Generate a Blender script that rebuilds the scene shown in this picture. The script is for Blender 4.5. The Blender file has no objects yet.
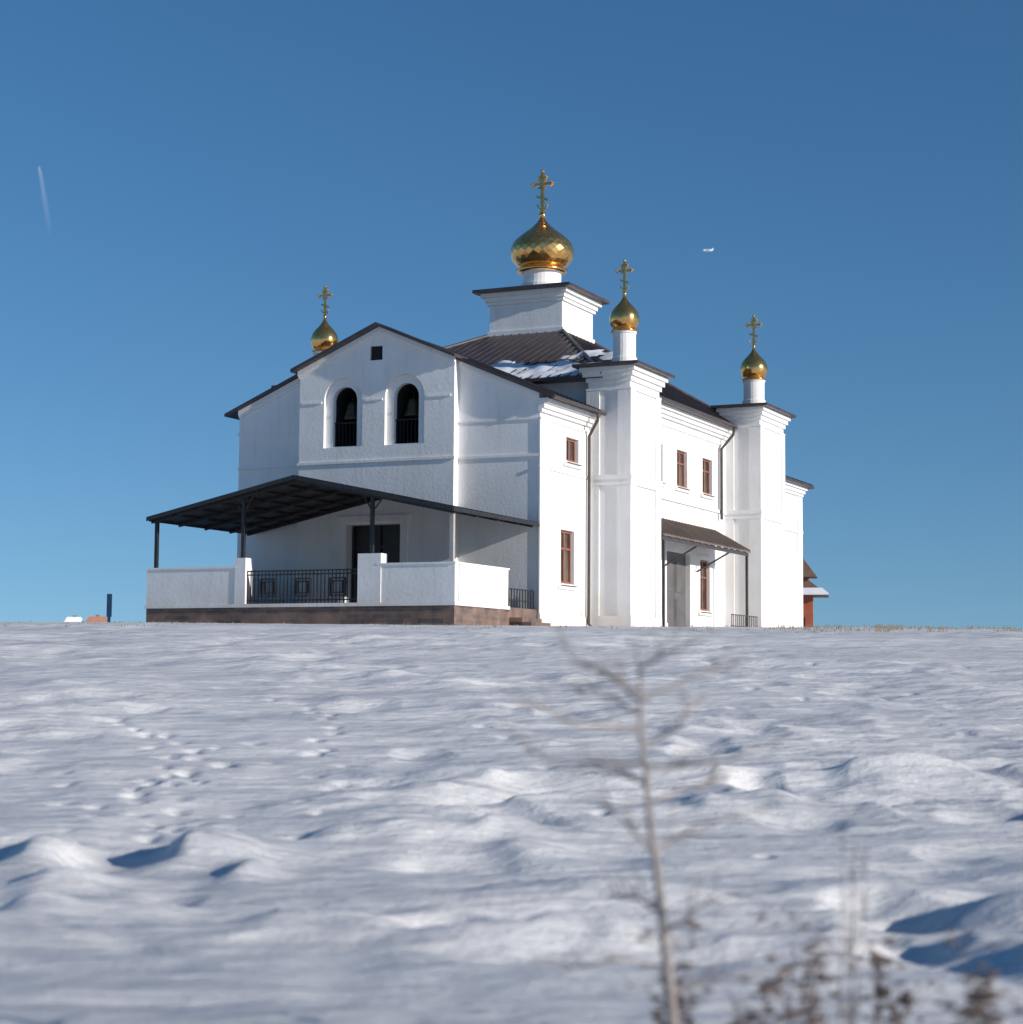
import bpy, bmesh, math, random, bisect
from mathutils import Vector, Matrix, noise
random.seed(7)
R=math.radians
scene=bpy.context.scene
col=scene.collection
scene.view_settings.view_transform='Standard'
scene.view_settings.look='None'
scene.view_settings.exposure=0

# ------------------------------------------------------------ materials
def nt(name):
    m=bpy.data.materials.new(name); m.use_nodes=True
    t=m.node_tree; b=t.nodes['Principled BSDF']
    return m,t,b
def N(t,k,**kw):
    n=t.nodes.new(k)
    for a,v in kw.items(): setattr(n,a,v)
    return n
def ramp(t,fac,stops):
    r=N(t,'ShaderNodeValToRGB')
    e=r.color_ramp.elements
    e[0].position,e[0].color=stops[0][0],(*stops[0][1],1)
    e[1].position,e[1].color=stops[-1][0],(*stops[-1][1],1)
    for p,c in stops[1:-1]:
        x=e.new(p); x.color=(*c,1)
    t.links.new(fac,r.inputs[0]); return r
def noisy(name,c1,c2,scale=2.0,rough=.8,metal=0,detail=6):
    m,t,b=nt(name)
    tc=N(t,'ShaderNodeTexCoord')
    n=N(t,'ShaderNodeTexNoise'); n.inputs['Scale'].default_value=scale; n.inputs['Detail'].default_value=detail
    t.links.new(tc.outputs['Object'],n.inputs['Vector'])
    r=ramp(t,n.outputs['Fac'],[(.3,c1),(.7,c2)])
    t.links.new(r.outputs[0],b.inputs['Base Color'])
    b.inputs['Roughness'].default_value=rough; b.inputs['Metallic'].default_value=metal
    return m
M={}
def plaster():
    m,t,b=nt('white_plaster')
    tc=N(t,'ShaderNodeTexCoord')
    mp=N(t,'ShaderNodeMapping'); mp.inputs['Scale'].default_value=(1.2,1.2,.18)
    t.links.new(tc.outputs['Object'],mp.inputs[0])
    n=N(t,'ShaderNodeTexNoise'); n.inputs['Scale'].default_value=2.2; n.inputs['Detail'].default_value=8; n.inputs['Roughness'].default_value=.65
    t.links.new(mp.outputs[0],n.inputs['Vector'])
    r=ramp(t,n.outputs['Fac'],[(.25,(.74,.72,.70)),(.48,(.84,.83,.82)),(.8,(.86,.855,.85))])
    n3=N(t,'ShaderNodeTexNoise'); n3.inputs['Scale'].default_value=.5; n3.inputs['Detail'].default_value=7
    t.links.new(tc.outputs['Object'],n3.inputs['Vector'])
    r3=ramp(t,n3.outputs['Fac'],[(.3,(.93,.915,.89)),(.6,(1,1,1))])
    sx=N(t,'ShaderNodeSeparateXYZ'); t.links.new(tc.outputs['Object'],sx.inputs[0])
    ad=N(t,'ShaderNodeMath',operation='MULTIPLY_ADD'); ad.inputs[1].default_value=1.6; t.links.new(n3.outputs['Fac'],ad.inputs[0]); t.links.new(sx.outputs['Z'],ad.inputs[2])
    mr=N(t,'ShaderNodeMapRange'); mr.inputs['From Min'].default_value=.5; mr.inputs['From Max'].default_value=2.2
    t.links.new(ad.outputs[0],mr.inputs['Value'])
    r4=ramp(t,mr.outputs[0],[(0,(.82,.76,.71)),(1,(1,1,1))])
    mx=N(t,'ShaderNodeMix',data_type='RGBA',blend_type='MULTIPLY'); mx.inputs[0].default_value=1
    t.links.new(r.outputs[0],mx.inputs[6]); t.links.new(r3.outputs[0],mx.inputs[7])
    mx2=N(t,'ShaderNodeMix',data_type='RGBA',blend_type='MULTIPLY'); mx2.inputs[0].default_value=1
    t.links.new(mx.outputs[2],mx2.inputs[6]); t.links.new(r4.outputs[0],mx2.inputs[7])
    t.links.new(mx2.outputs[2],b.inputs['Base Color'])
    b.inputs['Roughness'].default_value=.85
    n2=N(t,'ShaderNodeTexNoise'); n2.inputs['Scale'].default_value=9; n2.inputs['Detail'].default_value=6
    t.links.new(tc.outputs['Object'],n2.inputs['Vector'])
    bp=N(t,'ShaderNodeBump'); bp.inputs['Strength'].default_value=.25; bp.inputs['Distance'].default_value=.03
    t.links.new(n2.outputs['Fac'],bp.inputs['Height']); t.links.new(bp.outputs[0],b.inputs['Normal'])
    return m
M['wall']=plaster()
M['roof']=noisy('brown_metal_roof',(.042,.033,.035),(.075,.056,.055),1.3,.42)
M['roof2']=noisy('brown_tower_roof',(.042,.033,.035),(.075,.056,.055),1.3,.45)
M['canopy']=noisy('canopy_metal_roof',(.13,.10,.085),(.20,.15,.125),1.5,.5)
M['porchroof']=noisy('dark_porch_roof',(.035,.032,.032),(.06,.052,.05),1.5,.5)
M['frame']=noisy('brown_window_frame',(.22,.085,.05),(.30,.13,.08),3,.55)
M['door']=noisy('grey_metal_door',(.10,.095,.095),(.15,.135,.13),2,.5)
M['darkdoor']=noisy('dark_door',(.012,.011,.012),(.025,.02,.02),2,.35)
M['black']=noisy('black_iron',(.012,.012,.014),(.03,.03,.032),6,.5)
M['pipe']=noisy('brown_gutter_metal',(.055,.045,.045),(.085,.07,.068),4,.45)
M['dark']=noisy('interior_shade_and_bars',(.010,.010,.012),(.02,.02,.022),2,.9)  # near-black colour standing in for unlit depth; belfry bars share it
M['bronze']=noisy('bell_bronze',(.06,.05,.035),(.12,.09,.05),5,.45,metal=.7)
M['roofsnow']=noisy('roof_snow',(.74,.76,.80),(.84,.85,.87),2,.9)
def gold():
    m,t,b=nt('gilded_metal')
    tc=N(t,'ShaderNodeTexCoord'); n=N(t,'ShaderNodeTexNoise'); n.inputs['Scale'].default_value=5
    t.links.new(tc.outputs['Object'],n.inputs['Vector'])
    r=ramp(t,n.outputs['Fac'],[(.3,(.78,.42,.13)),(.7,(.97,.56,.20))])
    t.links.new(r.outputs[0],b.inputs['Base Color']); b.inputs['Metallic'].default_value=.95
    rr=N(t,'ShaderNodeMapRange'); rr.inputs['To Min'].default_value=.10; rr.inputs['To Max'].default_value=.24
    t.links.new(n.outputs['Fac'],rr.inputs['Value']); t.links.new(rr.outputs[0],b.inputs['Roughness'])
    return m
M['gold']=gold()
def glass():
    m,t,b=nt('window_glass')
    tc=N(t,'ShaderNodeTexCoord'); n=N(t,'ShaderNodeTexNoise'); n.inputs['Scale'].default_value=.8
    t.links.new(tc.outputs['Object'],n.inputs['Vector'])
    r=ramp(t,n.outputs['Fac'],[(.35,(.03,.035,.045)),(.65,(.16,.12,.10))])
    t.links.new(r.outputs[0],b.inputs['Base Color']); b.inputs['Roughness'].default_value=.08
    return m
M['glass']=glass()
def brick():
    m,t,b=nt('porch_plinth_brick')
    tc=N(t,'ShaderNodeTexCoord')
    sx=N(t,'ShaderNodeSeparateXYZ'); t.links.new(tc.outputs['Object'],sx.inputs[0])
    ad=N(t,'ShaderNodeMath',operation='ADD'); t.links.new(sx.outputs['X'],ad.inputs[0]); t.links.new(sx.outputs['Y'],ad.inputs[1])
    cx=N(t,'ShaderNodeCombineXYZ'); t.links.new(ad.outputs[0],cx.inputs['X']); t.links.new(sx.outputs['Z'],cx.inputs['Y'])
    br=N(t,'ShaderNodeTexBrick'); br.inputs['Scale'].default_value=1.0
    br.inputs['Brick Width'].default_value=.5; br.inputs['Row Height'].default_value=.17; br.inputs['Mortar Size'].default_value=.012
    br.inputs['Color1'].default_value=(.26,.165,.13,1); br.inputs['Color2'].default_value=(.13,.105,.095,1); br.inputs['Mortar'].default_value=(.2,.17,.16,1)
    t.links.new(cx.outputs[0],br.inputs['Vector'])
    n=N(t,'ShaderNodeTexNoise'); n.inputs['Scale'].default_value=2; t.links.new(tc.outputs['Object'],n.inputs['Vector'])
    r=ramp(t,n.outputs['Fac'],[(.3,(.6,.6,.62)),(.7,(1.1,1.05,1))])
    mx=N(t,'ShaderNodeMix',data_type='RGBA',blend_type='MULTIPLY'); mx.inputs[0].default_value=1
    t.links.new(br.outputs[0],mx.inputs[6]); t.links.new(r.outputs[0],mx.inputs[7]); t.links.new(mx.outputs[2],b.inputs['Base Color'])
    b.inputs['Roughness'].default_value=.9
    return m
M['brick']=brick()
M['redwood']=noisy('red_wood',(.34,.08,.04),(.42,.12,.06),3,.7)
M['brownroof']=noisy('brown_tile',(.16,.09,.06),(.22,.13,.09),3,.7)
M['orange']=noisy('orange_roof',(.38,.17,.11),(.45,.22,.15),1,.8)
M['snowroof']=noisy('snow_cap',(.78,.8,.84),(.85,.86,.88),2,.9)
M['twig']=noisy('twig_bark',(.22,.19,.175),(.36,.32,.30),8,.85)
M['weed']=noisy('dry_weed',(.08,.06,.055),(.17,.13,.115),8,.9)
M['grass']=noisy('dry_grass',(.20,.15,.10),(.32,.25,.17),8,.9)

# ------------------------------------------------------------ mesh helpers
def mkobj(name,bm,mats,parent=None,smooth=False):
    me=bpy.data.meshes.new(name); bmesh.ops.recalc_face_normals(bm,faces=bm.faces[:]) ; bm.to_mesh(me); bm.free()
    if not isinstance(mats,(list,tuple)): mats=[mats]
    for m in mats: me.materials.append(m)
    if smooth:
        for p in me.polygons: p.use_smooth=True
    o=bpy.data.objects.new(name,me); col.objects.link(o)
    if parent: o.parent=parent
    return o
def box(bm,x0,x1,y0,y1,z0,z1):
    vs=[bm.verts.new((x,y,z)) for z in (z0,z1) for y in (y0,y1) for x in (x0,x1)]
    for f in [(0,1,3,2),(4,6,7,5),(0,4,5,1),(2,3,7,6),(0,2,6,4),(1,5,7,3)]:
        bm.faces.new([vs[i] for i in f])
def prism(bm,pts,y0,y1):
    a=[bm.verts.new((x,y0,z)) for x,z in pts]; b=[bm.verts.new((x,y1,z)) for x,z in pts]
    n=len(pts); bm.faces.new(a); bm.faces.new(b[::-1])
    for i in range(n): bm.faces.new([a[i],b[i],b[(i+1)%n],a[(i+1)%n]])
def hexa(bm,bot,top):
    a=[bm.verts.new(p) for p in bot]; b=[bm.verts.new(p) for p in top]; n=len(bot)
    bm.faces.new(a[::-1]); bm.faces.new(b)
    for i in range(n): bm.faces.new([a[i],a[(i+1)%n],b[(i+1)%n],b[i]])
def lathe(bm,cx,cy,prof,seg=32,stagger=False):
    rows=[]
    for j,(r,z) in enumerate(prof):
        off=(.5 if (stagger and j%2) else 0)
        rows.append([bm.verts.new((cx+r*math.cos(2*math.pi*(i+off)/seg),cy+r*math.sin(2*math.pi*(i+off)/seg),z)) for i in range(seg)])
    for j in range(len(rows)-1):
        for i in range(seg):
            a,b=rows[j],rows[j+1]; k=(i+1)%seg
            if stagger:
                if j%2==0: bm.faces.new([a[i],a[k],b[i]]); bm.faces.new([b[i],a[k],b[k]])
                else: bm.faces.new([a[i],b[k],b[i]]); bm.faces.new([a[i],a[k],b[k]])
            else: bm.faces.new([a[i],a[k],b[k],b[i]])
    bm.faces.new(rows[0][::-1]); bm.faces.new(rows[-1])
def tube(bm,pts,rad,sides=6):
    rows=[]; prevu=None
    for i,p in enumerate(pts):
        p=Vector(p)
        d=(Vector(pts[min(i+1,len(pts)-1)])-Vector(pts[max(i-1,0)])).normalized()
        u=d.orthogonal().normalized()
        if prevu is not None:
            pu=prevu-prevu.dot(d)*d
            if pu.length>1e-5: u=pu.normalized()
        v=d.cross(u); prevu=u
        r=rad[i] if isinstance(rad,(list,tuple)) else rad
        rows.append([bm.verts.new(p+r*(math.cos(2*math.pi*k/sides)*u+math.sin(2*math.pi*k/sides)*v)) for k in range(sides)])
    for j in range(len(rows)-1):
        for k in range(sides):
            l=(k+1)%sides
            bm.faces.new([rows[j][k],rows[j][l],rows[j+1][l],rows[j+1][k]])
    bm.faces.new(rows[0][::-1]); bm.faces.new(rows[-1])
def boolean(o,cut):
    md=o.modifiers.new('b','BOOLEAN'); md.operation='DIFFERENCE'; md.solver='EXACT'; md.object=cut; md.use_self=True
    bpy.context.view_layer.update()
    dg=bpy.context.evaluated_depsgraph_get()
    me=bpy.data.meshes.new_from_object(o.evaluated_get(dg))
    o.modifiers.clear(); o.data=me

# ------------------------------------------------------------ church
church=bpy.data.objects.new('church',None); col.objects.link(church)
church.location=(1.03,70,1.85); church.rotation_euler=(0,0,R(-24.9))
bpy.context.view_layer.update()
W=13.1; RX=-6.55; RZ=11.6; SL=(11.6-8.6)/(7.1)
def rz(x): return RZ-SL*abs(x-RX)
side_win=[(2.98,1.2,6.45,7.35),(2.55,1.3,1.76,3.78),
 (12.2,1.35,6.66,8.25),(15.35,1.35,6.66,8.25),(18.75,1.35,6.66,8.25),
 (11.8,1.3,1.3,3.6),(18.4,1.3,1.3,3.6),
 (29.9,1.1,6.5,7.35),(29.6,1.2,1.2,3.3)]
cut=bmesh.new()
for yc,w,z0,z1 in side_win: box(cut,-.28,.5,yc-w/2,yc+w/2,z0,z1)
box(cut,-.35,.5,13.5,16.5,-.2,3.75)
arches=[(-8.15,7.05,9.37),(-5.47,7.05,9.37)]
def arch_pts(xc,w,z0,z1,n=14):
    r=w/2; p=[(xc-r,z0),(xc+r,z0)]
    for i in range(n+1):
        a=math.pi*i/n; p.append((xc+r*math.cos(a),z1-r+r*math.sin(a)))
    return p
for xc,z0,z1 in arches: prism(cut,arch_pts(xc,1.06,z0,z1),-1.2,1.6)
cut2=bmesh.new()
for xc,z0,z1 in arches: prism(cut2,arch_pts(xc,1.7,z0-.05,z1+.32),-1.2,-.22)
box(cut2,-7.0,-6.45,-1.0,.25,10.3,10.85)
box(cut2,-7.9,-5.55,-1.0,.25,.72,3.98)
cutter=mkobj('cutter',cut,[M['wall']],church)
cutter2=mkobj('cutter2',cut2,[M['wall']],church)
def solid(name,f):
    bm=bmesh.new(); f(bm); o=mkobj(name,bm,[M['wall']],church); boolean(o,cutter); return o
solid('front_walls',lambda b: prism(b,[(-W,-.6),(0,-.6),(0,rz(0)-.13),(RX,RZ-.13),(-W,rz(-W)-.13)],0,5.6))
c=solid('front_projection',lambda b: prism(b,[(-10.1,-.6),(-3.36,-.6),(-3.36,rz(-3.36)-.02),(RX,RZ-.02),(-10.1,rz(-10.1)-.02)],-.38,.3))
boolean(c,cutter2)
boolean(bpy.data.objects['front_walls'],cutter2)
solid('nave_walls',lambda b: box(b,-W+.004,-.004,5.3,24.4,-.6,9.95))
solid('altar_walls',lambda b: box(b,-W+.6,-.01,24.1,34,-.6,8.4))
bpy.data.objects.remove(cutter); bpy.data.objects.remove(cutter2)

tb=bmesh.new()
def bandx(x0,x1,y,z0,z1,p): box(tb,x0,x1,y-p,y+.02,z0,z1)
def bandy(y0,y1,z0,z1,p,x=0): box(tb,x-.02,x+p,y0,y1,z0,z1)
for (x0,x1,y) in [(-W-.05,-10.103,0),(-10.15,-3.31,-.38),(-3.357,.05,0)]:
    bandx(x0,x1,y,6.36,6.46,.06)
for (x0,x1) in [(-W-.05,-10.103),(-3.357,.05)]:
    bandx(x0,x1,0,7.74,7.82,.045)
for (x0,x1) in [(-10.0,-9.1),(-7.2,-6.42),(-4.52,-3.5)]:
    bandx(x0,x1,-.38,8.74,8.82,.04)
def rake(xa,xb,y,p,d0,d1):
    za,zb=rz(xa),rz(xb)
    prism(tb,[(xa,za-d1),(xb,zb-d1),(xb,zb-d0),(xa,za-d0)],y-p,y+.01)
for d0,d1,p in ((.1,.28,.12),(.28,.38,.06)):
    rake(-W,-10.105,0,p,d0+.03,d1+.03); rake(-3.355,0,0,p,d0+.03,d1+.03)
    rake(-10.15,RX,-.38,p,d0-.07,d1-.07); rake(RX,-3.31,-.38,p+.002,d0-.07,d1-.07)
def cornice_side(y0,y1,zt,x=0):
    bandy(y0,y1,zt-.18,zt,.34,x); bandy(y0,y1,zt-.36,zt-.18,.22,x); bandy(y0,y1,zt-.5,zt-.36,.12,x)
cornice_side(-.1,4.75,8.5); bandy(-.05,4.75,7.74,7.82,.05)
bandy(-.1,4.75,5.92,6.04,.06)
cornice_side(8.0,21.5,9.93); bandy(8,21.5,9.1,9.2,.06)
bandy(8,21.5,5.9,6.05,.09)
cornice_side(25.3,34.1,8.38,-.01); bandy(25.3,34.08,5.9,6.05,.08)
for y0,y1,z in ((-.05,.75,7.73),(4.0,4.75,7.73)): bandy(y0,y1,.56,5.91,.04); bandy(y0,y1,6.05,z,.04)
for y0,y1 in ((33.2,34.05),): bandy(y0,y1,.62,5.89,.06); bandy(y0,y1,6.06,7.85,.06)
for y0,y1 in ((9.6,10.3),(20.5,21.4)): bandy(y0,y1,6.06,9.09,.05)
bandy(-.08,4.75,-.5,.55,.08); bandy(8,13.4,-.5,.6,.09); bandy(16.6,21.5,-.5,.6,.09); bandy(25.3,34.1,-.5,.6,.09)
for yc,w,z0,z1 in side_win:
    for a,b_ in ((yc-w/2-.2,yc-w/2-.003),(yc+w/2+.003,yc+w/2+.2)): bandy(a,b_,z0-.1,z1+.003,.035)
    bandy(yc-w/2-.22,yc+w/2+.22,z1+.003,z1+.2,.045)
    bandy(yc-w/2-.26,yc+w/2+.26,z0-.22,z0-.1,.10)
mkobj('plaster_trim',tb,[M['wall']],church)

fb=bmesh.new(); gb=bmesh.new()
for yc,w,z0,z1 in side_win:
    t=.09; y0,y1=yc-w/2,yc+w/2
    box(gb,-.2,-.17,y0,y1,z0,z1)
    box(fb,-.22,-.10,y0,y0+t,z0,z1); box(fb,-.22,-.10,y1-t,y1,z0,z1)
    box(fb,-.221,-.101,y0+t,y1-t,z0,z0+t); box(fb,-.221,-.101,y0+t,y1-t,z1-t,z1)
    box(fb,-.22,-.11,yc-.05,yc+.05,z0+t,z1-t)
    if z1-z0>1.4:
        zz=z0+(z1-z0)*.66
        box(fb,-.219,-.115,y0+t,yc-.05,zz-.04,zz+.04); box(fb,-.219,-.115,yc+.05,y1-t,zz-.04,zz+.04)
mkobj('window_frames',fb,[M['frame']],church); mkobj('window_glass',gb,[M['glass']],church)
sb=bmesh.new()
for yc,w,z0,z1 in side_win: box(sb,-.1,.16,yc-w/2-.05,yc+w/2+.05,z0-.1+.003,z0-.07)
mkobj('window_sills',sb,[M['pipe']],church)
db=bmesh.new(); box(db,-.3,-.22,13.5,14.97,-.2,3.75); box(db,-.3,-.22,15.03,16.5,-.2,3.75)
for a in (13.7,15.2): 
    for z in (.3,2.0): box(db,-.215,-.19,a,a+1.05,z,z+1.4)
box(db,-.31,-.24,14.97,15.03,-.2,3.75)
mkobj('side_door',db,[M['door']],church)
db=bmesh.new(); box(db,-7.9,-5.55,.12,.2,.72,3.98)
for x in (-7.9,-6.76,-5.65): box(db,x,x+.1,.03,.12,.72,3.98)
box(db,-7.8,-5.65,.04,.115,3.1,3.2)
mkobj('main_door',db,[M['darkdoor']],church)
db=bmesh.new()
for xc,z0,z1 in arches: box(db,xc-.6,xc+.6,1.45,1.52,z0-.1,z1+.1)  # black back panels paint in the darkness behind the arches
box(db,-6.99,-6.46,-.28,-.2,10.31,10.84)  # dark sheet in the vent, its shade put in as colour
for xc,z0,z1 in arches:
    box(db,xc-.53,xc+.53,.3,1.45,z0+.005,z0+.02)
    box(db,xc-.527,xc-.50,.0,1.45,z0+.006,z1-.5); box(db,xc+.50,xc+.527,.0,1.45,z0+.006,z1-.5)  # near-black linings darken the arch reveals in place of real shade
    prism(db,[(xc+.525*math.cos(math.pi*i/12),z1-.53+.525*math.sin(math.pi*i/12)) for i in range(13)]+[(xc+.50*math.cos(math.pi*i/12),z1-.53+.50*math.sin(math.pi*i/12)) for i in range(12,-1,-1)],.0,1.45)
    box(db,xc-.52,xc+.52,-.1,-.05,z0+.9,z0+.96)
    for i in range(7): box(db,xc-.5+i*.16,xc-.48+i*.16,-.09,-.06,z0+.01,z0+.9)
mkobj('belfry_shade_and_bars',db,[M['dark']],church)
db=bmesh.new()
for xc,z0,z1 in arches:
    zb=z0+1.1
    lathe(db,xc,.35,[(.38,zb),(.34,zb+.08),(.27,zb+.3),(.22,zb+.55),(.15,zb+.68),(.04,zb+.72),(.04,zb+1.0)],20)
mkobj('bells',db,[M['bronze']],church,True)

# ---------------- roofs
rb=bmesh.new()
def slab(bm,quad,th): hexa(bm,[(p[0],p[1],p[2]-th) for p in quad],quad)
def ribs(bm,A0,A1,B0,B1,sp,h=.05,w=.05):
    A0,A1,B0,B1=map(Vector,(A0,A1,B0,B1))
    L=(A1-A0).length; e=(A1-A0)/L; n=e.cross(B0-A0).normalized()
    if n.z<0: n=-n
    up=(B0-A0)-((B0-A0).dot(e))*e
    b0=(B0-A0).dot(e); b1=L-(B1-A0).dot(e)
    s=sp*.5
    while s<L:
        t=1.0
        if b0>1e-3: t=min(t,s/b0)
        if b1>1e-3: t=min(t,(L-s)/b1)
        p=A0+e*s; q=p+up*t
        a=[p-e*w/2,p+e*w/2,q+e*w/2,q-e*w/2]
        hexa(bm,[tuple(v-n*.01) for v in a],[tuple(v+n*h) for v in a])
        s+=sp
xe1,xe0=.6,-W-.55
for xe in (xe0,xe1):
    slab(rb,[(xe,-.28,rz(xe)),(RX,-.28,RZ),(RX,7.2,RZ),(xe,4.75 if xe>0 else 5.3,rz(xe))],.11)
    ribs(rb,(xe,-.28,rz(xe)),(xe,4.75,rz(xe)),(RX,-.28,RZ),(RX,7.2-0.01,RZ),.45)
xa=-10.3; xb=-3.16
for xe in (xa,xb):
    slab(rb,[(xe,-.8,rz(xe)+.10),(RX,-.8,RZ+.10),(RX,.35,RZ+.10),(xe,.35,rz(xe)+.10)],.13)
e=[(-W-.6,4.6,10.05),(.6,4.6,10.05),(.6,25.1,10.05),(-W-.6,25.1,10.05)]
cx,cy,hb=-6.55,14.8,1.85
tp=[(cx-hb,cy-hb,13.55),(cx+hb,cy-hb,13.55),(cx+hb,cy+hb,13.55),(cx-hb,cy+hb,13.55)]
hexa(rb,e,tp)
slab(rb,[(p[0],p[1],10.048) for p in e],.12)
for i in range(4): ribs(rb,e[i],e[(i+1)%4],tp[i],tp[(i+1)%4],.42,.04,.05)
for i in range(4):
    tube(rb,[Vector(e[i])+Vector((0,0,.02)),Vector(tp[i])+Vector((0,0,.02))],.09,8)
e2=[(-W+.0,24.6,8.5),(.55,24.6,8.5),(.55,34.6,8.5),(-W+.0,34.6,8.5)]
t2=[(-8,24.6,9.9),(-5.1,24.6,9.9),(-5.1,30.5,9.9),(-8,30.5,9.9)]
hexa(rb,e2,t2); slab(rb,[(p[0],p[1],8.498) for p in e2],.16)
for i in (1,2): ribs(rb,e2[i],e2[(i+1)%4],t2[i],t2[(i+1)%4],.45)
mkobj('roof',rb,[M['roof']],church)
# snow lying on the front slope of the nave roof: a lumpy sheet kept only where it is thick enough
def nz_(y): return 10.05+(y-4.6)*(3.5/(12.95-4.6))
sb=bmesh.new(); G={}
sx_,sy_=.12,.14
nxs,nys=int(6.4/sx_),int(4.6/sy_)
def thick(x,y):
    v=noise.noise(Vector((x*.55+1.3,y*.8,3)))*.8+.3*noise.noise(Vector((x*1.7,y*2.1,5)))
    edge=min(1,(y-4.7)/.3)
    lim=-.22+.24*max(0,(y-6.4))+.14*max(0,(-4.2-x))
    return (v-lim)*.34*edge
for i in range(nxs+1):
    for j in range(nys+1):
        x=-6.2+i*sx_; y=4.7+j*sy_
        G[i,j]=(x,y,thick(x,y))
V={}
def gv(i,j):
    if (i,j) not in V:
        x,y,tk=G[i,j]; V[i,j]=sb.verts.new((x,y,nz_(y)+max(-.03,min(tk,.14))))
    return V[i,j]
for i in range(nxs):
    for j in range(nys):
        if max(G[i+a,j+b_][2] for a in (0,1) for b_ in (0,1))>0.0:
            sb.faces.new([gv(i,j),gv(i+1,j),gv(i+1,j+1),gv(i,j+1)])
mkobj('roof_snow',sb,[M['roofsnow']],church,True)

# ---------------- towers
wb=bmesh.new(); rb=bmesh.new(); gbm=bmesh.new(); gcr=bmesh.new()
def cross(bm,cx,cy,z,h):
    t=h*.034
    box(bm,cx-t,cx+t,cy-t,cy+t,z,z+h)
    def ball(x,z_,r): bmesh.ops.create_icosphere(bm,subdivisions=1,radius=r,matrix=Matrix.Translation((x,cy,z_)))
    def bar(w,zc,tt=t):
        box(bm,cx-w/2,cx+w/2,cy-tt*.9,cy+tt*.9,zc-tt,zc+tt)
        for s in (-1,1):
            ball(cx+s*w/2,zc,tt*1.5); ball(cx+s*(w/2-tt),zc+tt*1.3,tt); ball(cx+s*(w/2-tt),zc-tt*1.3,tt)
    bar(.50*h,z+h*.70); bar(.2*h,z+h*.86,t*.8)
    a=.14*h; zc=z+h*.36
    prism(bm,[(cx-a,zc+a*.35-t),(cx+a,zc-a*.35-t),(cx+a,zc-a*.35+t),(cx-a,zc+a*.35+t)],cy-t*.8,cy+t*.8)
    ball(cx,z+h,t*1.6)
    for k in range(4):
        an=math.pi/4+k*math.pi/2
        tube(bm,[(cx,cy,z+h*.70),(cx+.15*h*math.cos(an),cy,z+h*.70+.15*h*math.sin(an))],[t*.7,t*.4],5)
    pts=[(cx+.13*h*math.cos(q),cy,z+h*.22+.13*h*math.sin(q)) for q in [math.pi+math.pi*i/8 for i in range(9)]]
    tube(bm,pts,t*.7,5)
onion=[(.62,0),(.66,.02),(.80,.07),(.93,.16),(1.0,.28),(.985,.38),(.90,.50),(.74,.60),(.55,.69),(.37,.77),(.24,.84),(.14,.91),(.08,.97),(.06,1.0)]
def tower(x0,x1,y0,y1,zt,zd,dome_r,dome_h,drum_r,cross_h):
    cx,cy=(x0+x1)/2,(y0+y1)/2
    box(wb,x0,x1,y0,y1,-.6,zt-.05)
    for p,z0,z1 in ((.07,zt-.95,zt-.87),(.08,zt-.62,zt-.42),(.18,zt-.42,zt-.22),(.28,zt-.22,zt-.05)):
        box(wb,x0-p,x1+p,y0-p,y1+p,z0,z1)
    q=.06
    for (z0,z1) in ((.62,5.7),(6.1,zt-.96)):
        pw=min(.55,(x1-x0)*.28)
        for a,b in ((x0-q,x0+pw),(x1-pw,x1+q)):
            for c_,d in ((y0-q,y0+pw),(y1-pw,y1+q)):
                box(wb,a,b,c_,d,z0,z1)
    box(wb,x0-.12,x1+.12,y0-.12,y1+.12,5.92,6.1); box(wb,x0-.08,x1+.08,y0-.08,y1+.08,5.7,5.92)
    box(wb,x0-.09,x1+.09,y0-.09,y1+.09,-.6,.62)
    o=.5
    slab(rb,[(x0-o,y0-o,zt+.08),(x1+o,y0-o,zt+.08),(x1+o,y1+o,zt+.08),(x0-o,y1+o,zt+.08)],.12)
    hexa(rb,[(x0-o,y0-o,zt+.082),(x1+o,y0-o,zt+.082),(x1+o,y1+o,zt+.082),(x0-o,y1+o,zt+.082)],
        [(cx-.4,cy-.45,zt+.38),(cx+.4,cy-.45,zt+.38),(cx+.4,cy+.45,zt+.38),(cx-.4,cy+.45,zt+.38)])
    lathe(wb,cx,cy,[(drum_r+.05,zt+.25),(drum_r+.05,zt+.55),(drum_r,zt+.57),(drum_r,zd-.15),(drum_r+.04,zd-.13),(drum_r+.04,zd-.02)],24)
    lathe(gbm,cx,cy,[(drum_r+.10,zd-.05),(drum_r+.10,zd)]+[(dome_r*r,zd+.01+dome_h*z) for r,z in onion],32)
    zt2=zd+dome_h
    bmesh.ops.create_uvsphere(gbm,u_segments=12,v_segments=8,radius=.09,matrix=Matrix.Translation((cx,cy,zt2+.05)))
    cross(gcr,cx,cy,zt2+.08,cross_h)
tower(-.05,1.7,4.75,8.0,10.38,12.05,.6,1.45,.46,1.3)
tower(-.05,1.7,21.4,25.2,10.97,12.55,.66,1.55,.5,1.45)
tower(-13.95,-12.2,4.95,8.0,10.38,12.15,.6,1.45,.46,1.3)
tower(-14.8,-13.05,21.4,25.0,10.38,12.1,.6,1.45,.46,1.3)
cx,cy=-6.55,14.8
hb=1.78
box(wb,cx-hb,cx+hb,cy-hb,cy+hb,12.6,15.4)
box(wb,cx-hb-.08,cx+hb+.08,cy-hb-.08,cy+hb+.08,13.5,13.75)
for p,z0,z1 in ((.1,14.95,15.1),(.18,15.1,15.3),(.32,15.3,15.5)): box(wb,cx-hb-p,cx+hb+p,cy-hb-p,cy+hb+p,z0,z1)
o=hb+.6
sq=lambda s,z:[(cx-s,cy-s,z),(cx+s,cy-s,z),(cx+s,cy+s,z),(cx-s,cy+s,z)]
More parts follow.
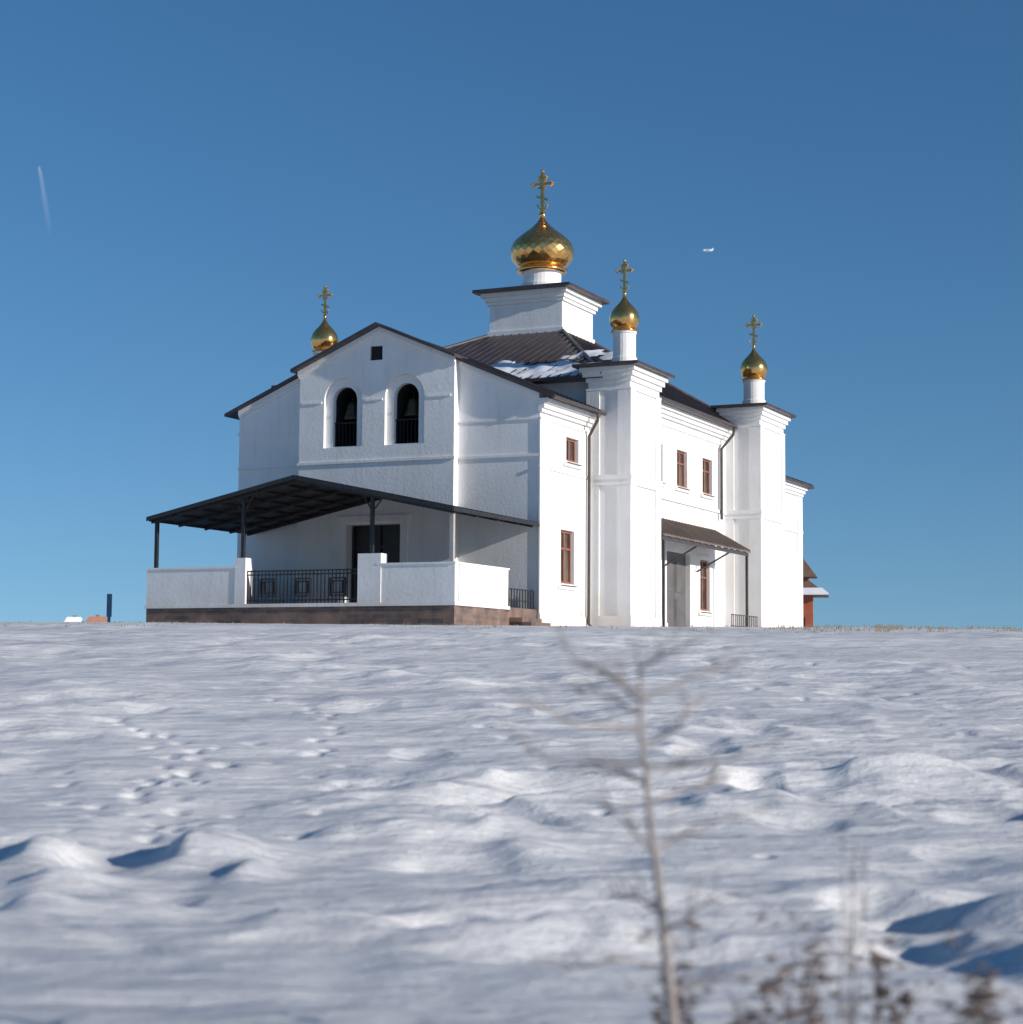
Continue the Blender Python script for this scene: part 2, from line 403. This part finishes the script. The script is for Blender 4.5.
slab(rb,sq(o,15.62),.14); hexa(rb,sq(o,15.622),sq(1.0,15.95))
lathe(wb,cx,cy,[(.98,15.85),(.98,16.1),(.88,16.12),(.88,16.62),(.95,16.66),(.95,16.8)],32)
lathe(gbm,cx,cy,[(1.12,16.66),(1.18,16.78),(.95,16.86)],32)
DB=bmesh.new()
n=16
def prof(t):
    zs=[z for r,z in onion]; i=max(1,min(len(zs)-1,bisect.bisect(zs,t)))
    r0,z0=onion[i-1]; r1,z1=onion[i]; f=(t-z0)/(z1-z0) if z1>z0 else 0
    return r0+(r1-r0)*min(max(f,0),1)
rows=[(1.48*prof(i/n),16.84+2.45*i/n) for i in range(n+1)]
lathe(DB,cx,cy,rows,22,True)
mkobj('main_dome',DB,[M['gold']],church)
bmesh.ops.create_uvsphere(gbm,u_segments=14,v_segments=10,radius=.17,matrix=Matrix.Translation((cx,cy,19.36)))
cross(gcr,cx,cy,19.45,1.95)
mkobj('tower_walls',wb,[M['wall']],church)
mkobj('tower_roofs',rb,[M['roof2']],church)
mkobj('small_domes',gbm,[M['gold']],church,True)
mkobj('crosses',gcr,[M['gold']],church)

pb=bmesh.new()
tube(pb,[(.65,-.3,8.5),(.65,4.72,8.5)],.08,8)
tube(pb,[(.66,8.0,10.0),(.66,21.0,10.0)],.08,8)
tube(pb,[(.63,4.1,8.45),(.6,4.15,8.2),(.16,4.35,7.6),(.16,4.35,.3),(.35,4.3,.1)],.065,8)
tube(pb,[(.64,20.9,9.95),(.6,20.8,9.6),(.16,20.4,8.9),(.16,20.4,5.6)],.07,8)
mkobj('downpipes',pb,[M['pipe']],church)

cb=bmesh.new()
quad=[(1.75,8.3,4.05),(1.75,19.8,4.05),(.02,19.8,5.05),(.02,8.3,5.05)]
slab(cb,quad,.07); ribs(cb,quad[0],quad[1],quad[3],quad[2],.4,.05,.05)
mkobj('side_canopy_roof',cb,[M['canopy']],church)
cb=bmesh.new()
box(cb,1.6,1.68,8.4,19.7,3.82,3.975)
y=8.6
while y<19.8:
    hexa(cb,[(1.7,y,3.9),(1.7,y+.06,3.9),(.02,y+.06,4.87),(.02,y,4.87)],[(1.7,y,3.965),(1.7,y+.06,3.965),(.02,y+.06,4.94),(.02,y,4.94)])
    y+=.9
for y in (8.6,19.5): box(cb,1.59,1.69,y,y+.1,-.4,3.818)
for y in (12.9,17.2): tube(cb,[(1.6,y,3.85),(.05,y,3.0)],.04,6)
for z in (.55,1.05): box(cb,1.8,1.85,16.8,20.5,z,z+.04)
for i in range(14): box(cb,1.81,1.84,16.8+i*.28,16.83+i*.28,-.3,1.05)
mkobj('side_canopy_frame',cb,[M['pipe']],church)

# ---------------- porch
PX0,PX1,PY=-12.5,-.06,-6.8
EX0,EX1=-12.35,.0
pb=bmesh.new(); box(pb,PX0,PX1,PY,.1,-.7,.69)
for i in range(4): box(pb,-.1,1.5-.35*i,-2.45,-.75,-.7,-.15+.16*i)
mkobj('porch_plinth',pb,[M['brick']],church)
pb=bmesh.new()
T=.26
def par(x0,x1,y0,y1,z1=2.0):
    box(pb,x0,x1,y0,y1,.69,z1); box(pb,x0-.04,x1+.04,y0-.04,y1+.04,z1,z1+.06)
par(PX0+.0,-8.7,PY-.02,PY+T)
par(PX0-.002,PX0+T,PY+T+.06,-.1)
par(-3.0,PX1+.02,PY-.02,PY+T)
par(PX1-T,PX1+.022,PY+T+.06,-2.6)
box(pb,-8.72,-8.28,PY-.05,PY+.4,.69,2.35)
box(pb,-3.75,-2.85,PY-.05,PY+.4,.69,2.4)
box(pb,PX0-.05,PX1+.05,PY-.06,PY+.0,.60,.72)
box(pb,PX1-.0,PX1+.055,PY,-2.5,.60,.72)
box(pb,-8.2,-7.9,-.47,-.36,.7,4.1); box(pb,-5.55,-5.25,-.47,-.36,.7,4.1); box(pb,-8.3,-5.15,-.5,-.36,4.1,4.32)
mkobj('porch_parapet',pb,[M['wall']],church)
pb=bmesh.new(); PR=-6.2; ez,rzp=3.86,5.15
y0=-7.1
for xe in (EX0,EX1):
    slab(pb,[(xe,y0,ez),(PR,y0,rzp),(PR,-.0,rzp),(xe,-.0,ez)],.06)
    ribs(pb,(xe,y0,ez),(xe,-.02,ez),(PR,y0,rzp),(PR,-.02,rzp),.35,.04,.05)
mkobj('porch_roof',pb,[M['porchroof']],church)
pb=bmesh.new()
def pr(x):
    xe=EX0 if x<PR else EX1
    return rzp-(rzp-ez)*abs(x-PR)/abs(xe-PR)
for yy in [-6.9,-5.2,-3.5,-1.8,-.55]:
    for a,b_ in ((EX0+.05,PR),(PR,EX1-.05)):
        prism(pb,[(a,pr(a)-.2),(b_,pr(b_)-.2),(b_,pr(b_)-.075),(a,pr(a)-.075)],yy,yy+.1)
x=EX0+.05
while x<EX1-.1:
    box(pb,x,x+.07,y0+.05,-.4,pr(x+.03)-.145,pr(x+.03)-.078); x+=.9
for a,b_ in ((EX0,PR),(PR,EX1)):
    prism(pb,[(a,pr(a)-.12),(b_,pr(b_)-.12),(b_,pr(b_)+.03),(a,pr(a)+.03)],y0-.04,y0-.003)
box(pb,EX1+.003,EX1+.035,y0,-.0,ez-.12,ez+.02)
for x,zb in ((-12.2,2.06),(-8.5,2.35),(-3.3,2.4)):
    box(pb,x-.06,x+.06,PY+.07,PY+.19,zb,pr(x)-.07)
for x in (-8.5,-3.3):
    tube(pb,[(x,PY+.14,pr(x)-.7),(x+.4,PY+.14,pr(x+.4)-.15)],.03,6); tube(pb,[(x,PY+.14,pr(x)-.7),(x-.4,PY+.14,pr(x-.4)-.15)],.03,6)
mkobj('porch_frame',pb,[M['black']],church)
pb=bmesh.new(); box(pb,-.3,-.16,PY+.07,PY+.21,2.06,3.8)
mkobj('porch_light_posts',pb,[noisy('painted_post',(.35,.33,.31),(.45,.42,.40),3,.6)],church)
pb=bmesh.new(); x0,x1=-8.28,-3.75; yy=PY+.05
for z in (.82,1.72,1.85): box(pb,x0,x1,yy,yy+.05,z,z+.045)
x=x0
while x<x1: box(pb,x,x+.03,yy+.01,yy+.04,.72,1.85); x+=.15
for xc in (-7.4,-6.0,-4.6):
    for s in (.3,.2):
        for zz in (1.29-s,1.29+s): box(pb,xc-s,xc+s,yy-.03,yy+.07,zz-.025,zz+.025)
        for xx in (xc-s,xc+s): box(pb,xx-.025,xx+.025,yy-.032,yy+.072,1.29-s,1.29+s)
for z in (.95,1.35): box(pb,PX1-.15,PX1-.1,-2.55,-.1,z,z+.04)
for i in range(11): box(pb,PX1-.14,PX1-.11,-2.5+i*.24,-2.47+i*.24,.69,1.36)
mkobj('porch_railing',pb,[M['black']],church)

# ------------------------------------------------------------ wooden chapel behind right
def wooden():
    e=bpy.data.objects.new('wooden_chapel',None); col.objects.link(e); e.location=(16.95,112,1.9); e.rotation_euler=(0,0,R(-10))
    b=bmesh.new(); box(b,-.75,.75,-.75,.75,-1,3.2); box(b,-.5,.5,-.5,.5,3.2,4.4)
    mkobj('walls',b,[M['redwood']],e)
    b=bmesh.new()
    s=lambda r,z:[(-r,-r,z),(r,-r,z),(r,r,z),(-r,r,z)]
    hexa(b,s(1.65,3.05),s(.55,3.95)); hexa(b,s(1.0,4.15),s(.04,5.5))
    mkobj('roof',b,[M['brownroof']],e)
    b=bmesh.new(); hexa(b,[(-1.66,-1.66,3.08),(1.66,-1.66,3.08),(1.3,-1.3,3.40),(-1.3,-1.3,3.40)],[(-1.66,-1.66,3.18),(1.66,-1.66,3.18),(1.3,-1.3,3.5),(-1.3,-1.3,3.5)])
    mkobj('roof_snow',b,[M['snowroof']],e)
    b=bmesh.new(); box(b,-.3,.3,-.78,-.755,-.2,1.8); box(b,-.25,.25,-.52,-.505,3.5,4.1); mkobj('openings',b,[M['dark']],e)
wooden()
def house(X,Y,w,ztop,mat):
    e=bpy.data.objects.new('distant_house',None); col.objects.link(e); e.location=(X,Y,0); e.rotation_euler=(0,0,R(12))
    b=bmesh.new(); box(b,-w/2,w/2,-3,3,-3,ztop-1.1); mkobj('walls',b,[M['snowroof']],e)
    b=bmesh.new(); h=w/2+.3
    prism(b,[(-h,ztop-1.15),(h,ztop-1.15),(h*.6,ztop),(-h*.6,ztop)],-3.4,3.4); mkobj('roof',b,[mat],e)
    b=bmesh.new(); box(b,-.25,.25,-.25,.25,ztop-.5,ztop+.3); mkobj('chimney',b,[M['brick']],e)
house(-57.0,250,2.4,7.6,M['snowroof']); house(-54.0,250,3.0,7.7,M['orange'])
e=bpy.data.objects.new('utility_pole',None); col.objects.link(e); e.location=(-21,100,1.4)
b=bmesh.new(); tube(b,[(0,0,-1),(0,0,2.0)],[.09,.08],8); box(b,-.12,.12,-.08,.08,1.7,2.9); mkobj('pole',b,[noisy('grey_pole',(.26,.29,.34),(.34,.38,.43),3,.8)],e)

# ------------------------------------------------------------ snow ground
tab=[(-400,-3.5),(-50,-3.2),(0,-2.5),(10,-1.98),(20,-1.95),(30,-1.15),(45,.22),(56,1.32),(62,1.72),(68,1.80),(110,1.76),(200,.8),(600,-3),(4000,-40)]
def hinterp(y):
    for i in range(len(tab)-1):
        if y<=tab[i+1][0]: break
    (a,za),(b,zb)=tab[i],tab[i+1]
    def sl(k):
        if k<=0 or k>=len(tab)-1: return 0
        return (tab[k+1][1]-tab[k-1][1])/(tab[k+1][0]-tab[k-1][0])
    t=(y-a)/(b-a); h=b-a; t=min(max(t,0),1)
    return (2*t**3-3*t*t+1)*za+(t**3-2*t*t+t)*h*sl(i)+(-2*t**3+3*t*t)*zb+(t**3-t*t)*h*sl(i+1)
def fbm(x,y,o=3):
    s=0;a=1;f=1
    for k in range(o):
        s+=a*noise.noise(Vector((x*f,y*f,k*7.3))); a*=.5; f*=2.05
    return s
PXM=1/1911
drifts=[(-4.9,20.0,.7,.9,.24),(-3.3,20.4,.7,.9,.31),(-4.3,20.2,.45,.9,-.20),(-6.2,21.6,1.0,.8,.20),(-4.3,18.2,.6,.6,.18),(-2.6,19.0,.5,.6,.16),
 (-1.3,22.0,1.0,.5,.22),(-.2,22.4,.8,.5,.22),(.2,21.2,.6,.5,.15),(1.6,20.5,1.4,.5,.12),(-.9,20.3,1.3,.6,-.20),
 (-1.6,15.6,1.0,.6,.16),(.6,15.0,.9,.5,.16),(-3.9,16.4,.8,.6,.18),(3.2,25,1.6,.7,.18),(4.4,25.2,.9,.7,-.16),(5.2,27.5,1.4,.7,.2),(6.4,34,1.6,.8,.18),(4.0,33,1.6,.8,.16),(-8.5,33,1.8,.8,.18),(3.0,18.0,1.0,.5,.13),
 (1.0,14.0,2.0,.5,-.12),(-2.8,14.2,1.4,.5,-.12)]
foot=[]
rs=random.Random(3)
for (xa,ya,xb_,yb_,n_) in ((-6.6,33,-3.6,22.5,24),(-5.2,31,-4.6,23.5,10),(-2.6,28,-3.4,22,7),(-4.5,38,-2.2,29,12)):
    for i in range(n_):
        t=i/(n_-1)
        foot.append((xa+(xb_-xa)*t+.5*math.sin(t*5)+rs.gauss(0,.1)+(.13 if i%2 else -.13),ya+(yb_-ya)*t+rs.gauss(0,.15),rs.uniform(.09,.14)))
for i in range(12): foot.append((rs.gauss(-5.0,1.2),rs.gauss(25.5,1.8),rs.uniform(.08,.14)))
for i in range(36):
    y=rs.uniform(21,50); foot.append((rs.uniform(-.27,.27)*y,y,rs.uniform(.08,.16)))
cells={}
for f in foot: 
    for ix in (-1,0,1):
        for iy in (-1,0,1): cells.setdefault((int(math.floor(f[0]))+ix,int(math.floor(f[1]))+iy),[]).append(f)
def gh(x,y):
    z=hinterp(y)
    if -20<y<75 and abs(x)<60:
        near=1/(1+math.exp((y-31)/5))
        far=1/(1+math.exp((y-60)/2.5))
        calm=1/(1+math.exp(-(y-13)/.8))
        d=fbm(x*.16+3.1,y*.30+1.7,3)
        wx=x+.6*noise.noise(Vector((x*.4,y*.5,3.3))); wy=y+.35*noise.noise(Vector((x*.6,y*.7,9.1)))
        rdg=1-abs(noise.noise(Vector((wx*.40,wy*.95,4.2))))*2.4
        rdg=max(0,rdg)**2
        lump=max(0,noise.noise(Vector((wx*.6+9,wy*1.0+2,1.1)))-.12)
        # sharp-edged scoured hollows
        sc=max(0,noise.noise(Vector((wx*.75+2.2,wy*.8+7,8.4)))-.16)
        sm=fbm(wx*1.2,wy*2.8,3)
        mid=fbm(x*.35+2,y*.8,2)
        patch=max(0,min(1,.5+1.7*noise.noise(Vector((x*.13+5,y*.2,6.6)))))
        z+=far*(.10*d*(.3+.7*calm)+.09*mid*(.5+.5*patch)*calm+(.35+.65*near)*(.10*rdg*patch+.28*lump*patch-.55*sc*(.4+.6*patch))*calm+ .045*sm*(.35+.65*patch)*(.6+.4*near))
        if 12<y<40:
            for (dx,dy,wx_,wy_,h_) in drifts:
                u=(x-dx)/wx_; v=(y-dy)/wy_
                if abs(u)<3 and abs(v)<3:
                    u+= .5*noise.noise(Vector((x*1.2,y*1.2,5))); v+=.4*noise.noise(Vector((x*1.4,y*1.2,8)))
                    if u<0: u*=2.0
                    z+=h_*math.exp(-u*u-v*v)
        for (fx,fy,fr) in cells.get((int(math.floor(x)),int(math.floor(y))),()):
            q=((x-fx)**2+((y-fy)*.7)**2)/(fr*fr)
            if q<4: z-=.075*math.exp(-q*1.3)
    return z
def axis(lst):
    out=[]
    for a,b_,n in lst:
        for i in range(n): out.append(a+(b_-a)*i/n)
    out.append(lst[-1][1]); return out
xs=axis([(-4000,-400,8),(-400,-60,20),(-60,-20,70),(-20,-9,90),(-9,9,300),(9,20,90),(20,60,70),(60,400,20),(400,4000,8)])
ys=axis([(-400,-20,14),(-20,8,30),(8,36,400),(36,66,220),(66,110,40),(110,600,40),(600,4000,12)])
nx=len(xs)
co=[(x,y,gh(x,y)) for y in ys for x in xs]
faces=[(j*nx+i,j*nx+i+1,(j+1)*nx+i+1,(j+1)*nx+i) for j in range(len(ys)-1) for i in range(nx-1)]
me=bpy.data.meshes.new('snow_ground'); me.from_pydata(co,[],faces); me.update()
me.polygons.foreach_set('use_smooth',[True]*len(me.polygons))
g=bpy.data.objects.new('snow_ground',me); col.objects.link(g)
m,t,b=nt('snow')
tc=N(t,'ShaderNodeTexCoord'); mp=N(t,'ShaderNodeMapping'); mp.inputs['Scale'].default_value=(.35,1,1)
t.links.new(tc.outputs['Object'],mp.inputs[0])
n1=N(t,'ShaderNodeTexNoise'); n1.inputs['Scale'].default_value=.5; n1.inputs['Detail'].default_value=7
t.links.new(mp.outputs[0],n1.inputs['Vector'])
r=ramp(t,n1.outputs['Fac'],[(.3,(.62,.625,.64)),(.55,(.76,.755,.755)),(.75,(.84,.825,.81))])
n2=N(t,'ShaderNodeTexNoise'); n2.inputs['Scale'].default_value=1.7; n2.inputs['Detail'].default_value=9; n2.inputs['Roughness'].default_value=.7
t.links.new(mp.outputs[0],n2.inputs['Vector'])
rk=ramp(t,n2.outputs['Fac'],[(.60,(0,0,0)),(.74,(1,1,1))])
ml=N(t,'ShaderNodeMath',operation='MULTIPLY'); ml.inputs[1].default_value=.4; t.links.new(rk.outputs[0],ml.inputs[0])
mx=N(t,'ShaderNodeMix',data_type='RGBA'); t.links.new(ml.outputs[0],mx.inputs[0]); t.links.new(r.outputs[0],mx.inputs[6]); mx.inputs[7].default_value=(.42,.36,.33,1)
t.links.new(mx.outputs[2],b.inputs['Base Color']); b.inputs['Roughness'].default_value=.75
n3=N(t,'ShaderNodeTexNoise'); n3.inputs['Scale'].default_value=2.2; n3.inputs['Detail'].default_value=9; n3.inputs['Roughness'].default_value=.62
t.links.new(mp.outputs[0],n3.inputs['Vector'])
bp=N(t,'ShaderNodeBump'); bp.inputs['Strength'].default_value=1.0; bp.inputs['Distance'].default_value=.17
t.links.new(n3.outputs['Fac'],bp.inputs['Height']); t.links.new(bp.outputs[0],b.inputs['Normal'])
me.materials.append(m)

# ------------------------------------------------------------ vegetation
def P(px,py,d): return Vector(((px-511.5)*d*PXM,d,(680-py)*d*PXM))
def wob(p0,p1,n,amp,sag=0):
    pts=[]
    for i in range(n+1):
        t_=i/n; p=p0.lerp(p1,t_)
        p=p+Vector((random.uniform(-amp,amp),random.uniform(-amp,amp),random.uniform(-amp,amp)+sag*math.sin(math.pi*t_)))*(1 if 0<i else 0)
        pts.append(p)
    return pts
def twigs(bm,pts,r,nn,L,depth):
    for _ in range(nn):
        i=random.randint(1,len(pts)-2) if len(pts)>2 else 0
        d=(pts[i+1]-pts[i]).normalized()
        d=(d+Vector((random.uniform(-.8,.8),random.uniform(-.6,.6),random.uniform(-.1,.6)))).normalized()
        q=wob(pts[i],pts[i]+d*L*random.uniform(.5,1),5,L*.04,.03*L)
        tube(bm,q,[r*(1-.8*k/5) for k in range(6)],4)
        if depth: twigs(bm,q,r*.6,2,L*.5,depth-1)
bm=bmesh.new()
d0=9.0
trunk=[Vector(((676-511.5)*d0*PXM,d0,gh(.76,d0)-.1)),P(673,1010,d0),P(668,960,d0),P(663,915,d0),P(657,860,d0),P(650,815,d0),P(647,770,d0),P(641,725,d0),P(642,690,d0),P(638,655,d0),P(637,640,d0)]
tube(bm,trunk,[.028,.026,.024,.022,.019,.016,.014,.012,.009,.006,.003],8)
brs=[((645,765),(790,733),-.05),((655,850),(745,815),.03),((641,700),(735,668),.03),((640,690),(560,645),-.03),((643,730),(510,695),-.05),
 ((645,760),(520,748),-.04),((648,785),(560,770),.04),((655,850),(600,800),.03),((668,960),(560,965),.03),((664,930),(740,890),.03),((640,670),(690,645),.02),((641,700),(590,665),.02),((670,985),(790,965),.02),((660,905),(600,890),.02),
 ((645,745),(700,700),-.02),((650,800),(720,780),.02),((642,715),(575,690),.02)]
for (a,b_,s) in brs:
    pa=P(*a,d0); pb_=P(*b_,d0+random.uniform(-.35,.35))
    q=wob(pa,pb_,7,.013,s)
    q[0]=pa
    tube(bm,q,[.012*(1-.72*k/7) for k in range(8)],5)
    twigs(bm,q,.005,6,.24,1)
mkobj('bare_sapling',bm,[M['twig']])
def weed(px,py,d,h_n,name='dry_weed_bush',spread=.25,heads=True):
    bm=bmesh.new()
    top=P(px,py,d); bx=top.x; gz=gh(bx,d)
    H=top.z-gz
    for k in range(h_n):
        a=Vector((bx+random.uniform(-.06,.06),d+random.uniform(-.06,.06),gz-.05))
        tpn=Vector((bx+random.gauss(0,spread),d+random.gauss(0,spread),gz+H*random.uniform(.5,1)))
        q=wob(a,tpn,6,.012,0)
        tube(bm,q,[.007*(1-.8*i/6) for i in range(7)],4)
        twigs(bm,q,.0035,6,.2,1)
        if heads:
            for _ in range(12):
                c=q[-1-random.randint(0,2)]+Vector((random.gauss(0,.06),random.gauss(0,.05),random.gauss(0,.03)))
                bmesh.ops.create_icosphere(bm,subdivisions=1,radius=random.uniform(.008,.018),matrix=Matrix.Translation(c)@Matrix.Diagonal((2.2,1,random.uniform(.5,1.1),1)))
    mkobj(name,bm,[M['weed']])
weed(845,790,9.4,5,spread=.05,heads=False)
weed(800,905,9.2,7,spread=.10)
weed(870,925,10.0,5,spread=.12)
weed(975,925,8.6,11,spread=.05)
weed(745,950,9.0,6,spread=.08)
weed(680,885,9.3,7,spread=.05)
bm=bmesh.new()
def blade(x,y,h):
    z=gh(x,y); lx=random.uniform(-.6,.6)*h; w=.012
    a=bm.verts.new((x-w,y,z-.03)); b_=bm.verts.new((x+w,y,z-.03)); c_=bm.verts.new((x+lx*.4+w*.6,y+.02,z+h*.6)); d_=bm.verts.new((x+lx*.4-w*.6,y+.02,z+h*.6)); e_=bm.verts.new((x+lx,y+.03,z+h))
    bm.faces.new([a,b_,c_,d_]); bm.faces.new([d_,c_,e_])
for k in range(220):
    if random.random()<.5: cxx=random.choice((9.8,11.5,13,15.5,16.8))+random.gauss(0,.6); hh=.17
    else: cxx=random.uniform(-19,17); hh=.09
    cyy=random.uniform(58,64)
    for j in range(6): blade(cxx+random.gauss(0,.15),cyy+random.gauss(0,.15),random.uniform(.3,1)*hh)
mkobj('dry_grass',bm,[M['grass']])

# ------------------------------------------------------------ aeroplane + contrail far away
def D(px,py,d):
    v=Vector(((px-511.5),1911,(512-py))); v.rotate(Matrix.Rotation(R(5),3,'X')); return v.normalized()*d
ap=D(706,249,2500)
bm=bmesh.new()
tube(bm,[(-7,0,0),(-5.5,0,0),(4,0,0),(7,0,.4)],[.3,1.3,1.3,.4],10)
hexa(bm,[(-2,-8,0),(0,-8,0),(2.2,0,-.2),(-1.8,0,-.2)],[(-2,-8,.1),(0,-8,.1),(2.2,0,.2),(-1.8,0,.2)])
hexa(bm,[(-1.8,0,-.2),(2.2,0,-.2),(0,8,0),(-2,8,0)],[(-1.8,0,.21),(2.2,0,.21),(0,8,.1),(-2,8,.1)])
hexa(bm,[(4.5,-.1,.6),(7,-.1,.6),(7,.1,.6),(4.5,.1,.6)],[(6,-.1,3),(7.4,-.1,3),(7.4,.1,3),(6,.1,3)])
o=mkobj('aeroplane',bm,[noisy('white_paint',(.8,.8,.8),(.85,.85,.85),1,.3)]); o.location=ap
bm=bmesh.new()
A=D(37,170,3500); B_=D(49,242,3300)
tube(bm,[A.lerp(B_,k/10) for k in range(11)],[2,4,4,4,5,5,5,5,5,4,2],10)
mc,t,b=nt('contrail_vapour')
tr=N(t,'ShaderNodeBsdfTransparent'); df=N(t,'ShaderNodeBsdfDiffuse'); df.inputs[0].default_value=(.85,.87,.9,1)
lw=N(t,'ShaderNodeLayerWeight'); lw.inputs[0].default_value=.5
iv=N(t,'ShaderNodeMath',operation='SUBTRACT'); iv.inputs[0].default_value=1; t.links.new(lw.outputs['Facing'],iv.inputs[1])
tcc=N(t,'ShaderNodeTexCoord'); gsep=N(t,'ShaderNodeSeparateXYZ'); t.links.new(tcc.outputs['Generated'],gsep.inputs[0])
mu=N(t,'ShaderNodeMath',operation='MULTIPLY'); t.links.new(gsep.outputs['Z'],mu.inputs[0]); t.links.new(iv.outputs[0],mu.inputs[1])
mu2=N(t,'ShaderNodeMath',operation='MULTIPLY'); mu2.inputs[1].default_value=.17; t.links.new(mu.outputs[0],mu2.inputs[0])
ms=N(t,'ShaderNodeMixShader'); t.links.new(mu2.outputs[0],ms.inputs[0]); t.links.new(tr.outputs[0],ms.inputs[1]); t.links.new(df.outputs[0],ms.inputs[2])
t.links.new(ms.outputs[0],t.nodes['Material Output'].inputs[0])
mkobj('contrail',bm,[mc],None,True)

# ------------------------------------------------------------ light
AZ,EL=R(121),R(17.5)
sv=Vector((math.sin(AZ)*math.cos(EL),math.cos(AZ)*math.cos(EL),math.sin(EL)))
sun=bpy.data.lights.new('sun','SUN'); sun.energy=4.7; sun.angle=R(.5); sun.color=(1,.93,.84)
so=bpy.data.objects.new('sun',sun); col.objects.link(so); so.rotation_euler=sv.to_track_quat('Z','Y').to_euler()
w=bpy.data.worlds.new('World'); scene.world=w; w.use_nodes=True; t=w.node_tree
bg=t.nodes['Background']
sky=N(t,'ShaderNodeTexSky'); sky.sky_type='NISHITA'; sky.sun_disc=False; sky.sun_elevation=EL; sky.sun_rotation=AZ
sky.altitude=600; sky.air_density=1.0; sky.dust_density=.3; sky.ozone_density=3.2
tc=N(t,'ShaderNodeTexCoord'); sx=N(t,'ShaderNodeSeparateXYZ'); t.links.new(tc.outputs['Generated'],sx.inputs[0])
mxz=N(t,'ShaderNodeMath',operation='MAXIMUM'); mxz.inputs[1].default_value=0; t.links.new(sx.outputs['Z'],mxz.inputs[0])
az=N(t,'ShaderNodeMath',operation='MULTIPLY_ADD'); az.inputs[1].default_value=.95; az.inputs[2].default_value=.092; t.links.new(mxz.outputs[0],az.inputs[0])
cb_=N(t,'ShaderNodeCombineXYZ'); t.links.new(sx.outputs['X'],cb_.inputs[0]); t.links.new(sx.outputs['Y'],cb_.inputs[1]); t.links.new(az.outputs[0],cb_.inputs[2])
nm=N(t,'ShaderNodeVectorMath',operation='NORMALIZE'); t.links.new(cb_.outputs[0],nm.inputs[0]); t.links.new(nm.outputs[0],sky.inputs[0])
hs=N(t,'ShaderNodeHueSaturation'); hs.inputs['Saturation'].default_value=1.19; hs.inputs['Hue'].default_value=.499; t.links.new(sky.outputs[0],hs.inputs['Color'])
t.links.new(hs.outputs[0],bg.inputs[0]); bg.inputs[1].default_value=.108

cam=bpy.data.cameras.new('camera'); co_=bpy.data.objects.new('camera',cam); col.objects.link(co_)
cam.sensor_width=36; cam.sensor_fit='HORIZONTAL'; cam.lens=1911/1023*36; cam.clip_end=12000
co_.rotation_euler=(Matrix.Rotation(R(95),3,'X')@Matrix.Rotation(R(.4),3,'Z')).to_euler()
cam.dof.use_dof=True; cam.dof.focus_distance=76; cam.dof.aperture_fstop=1.2
scene.camera=co_
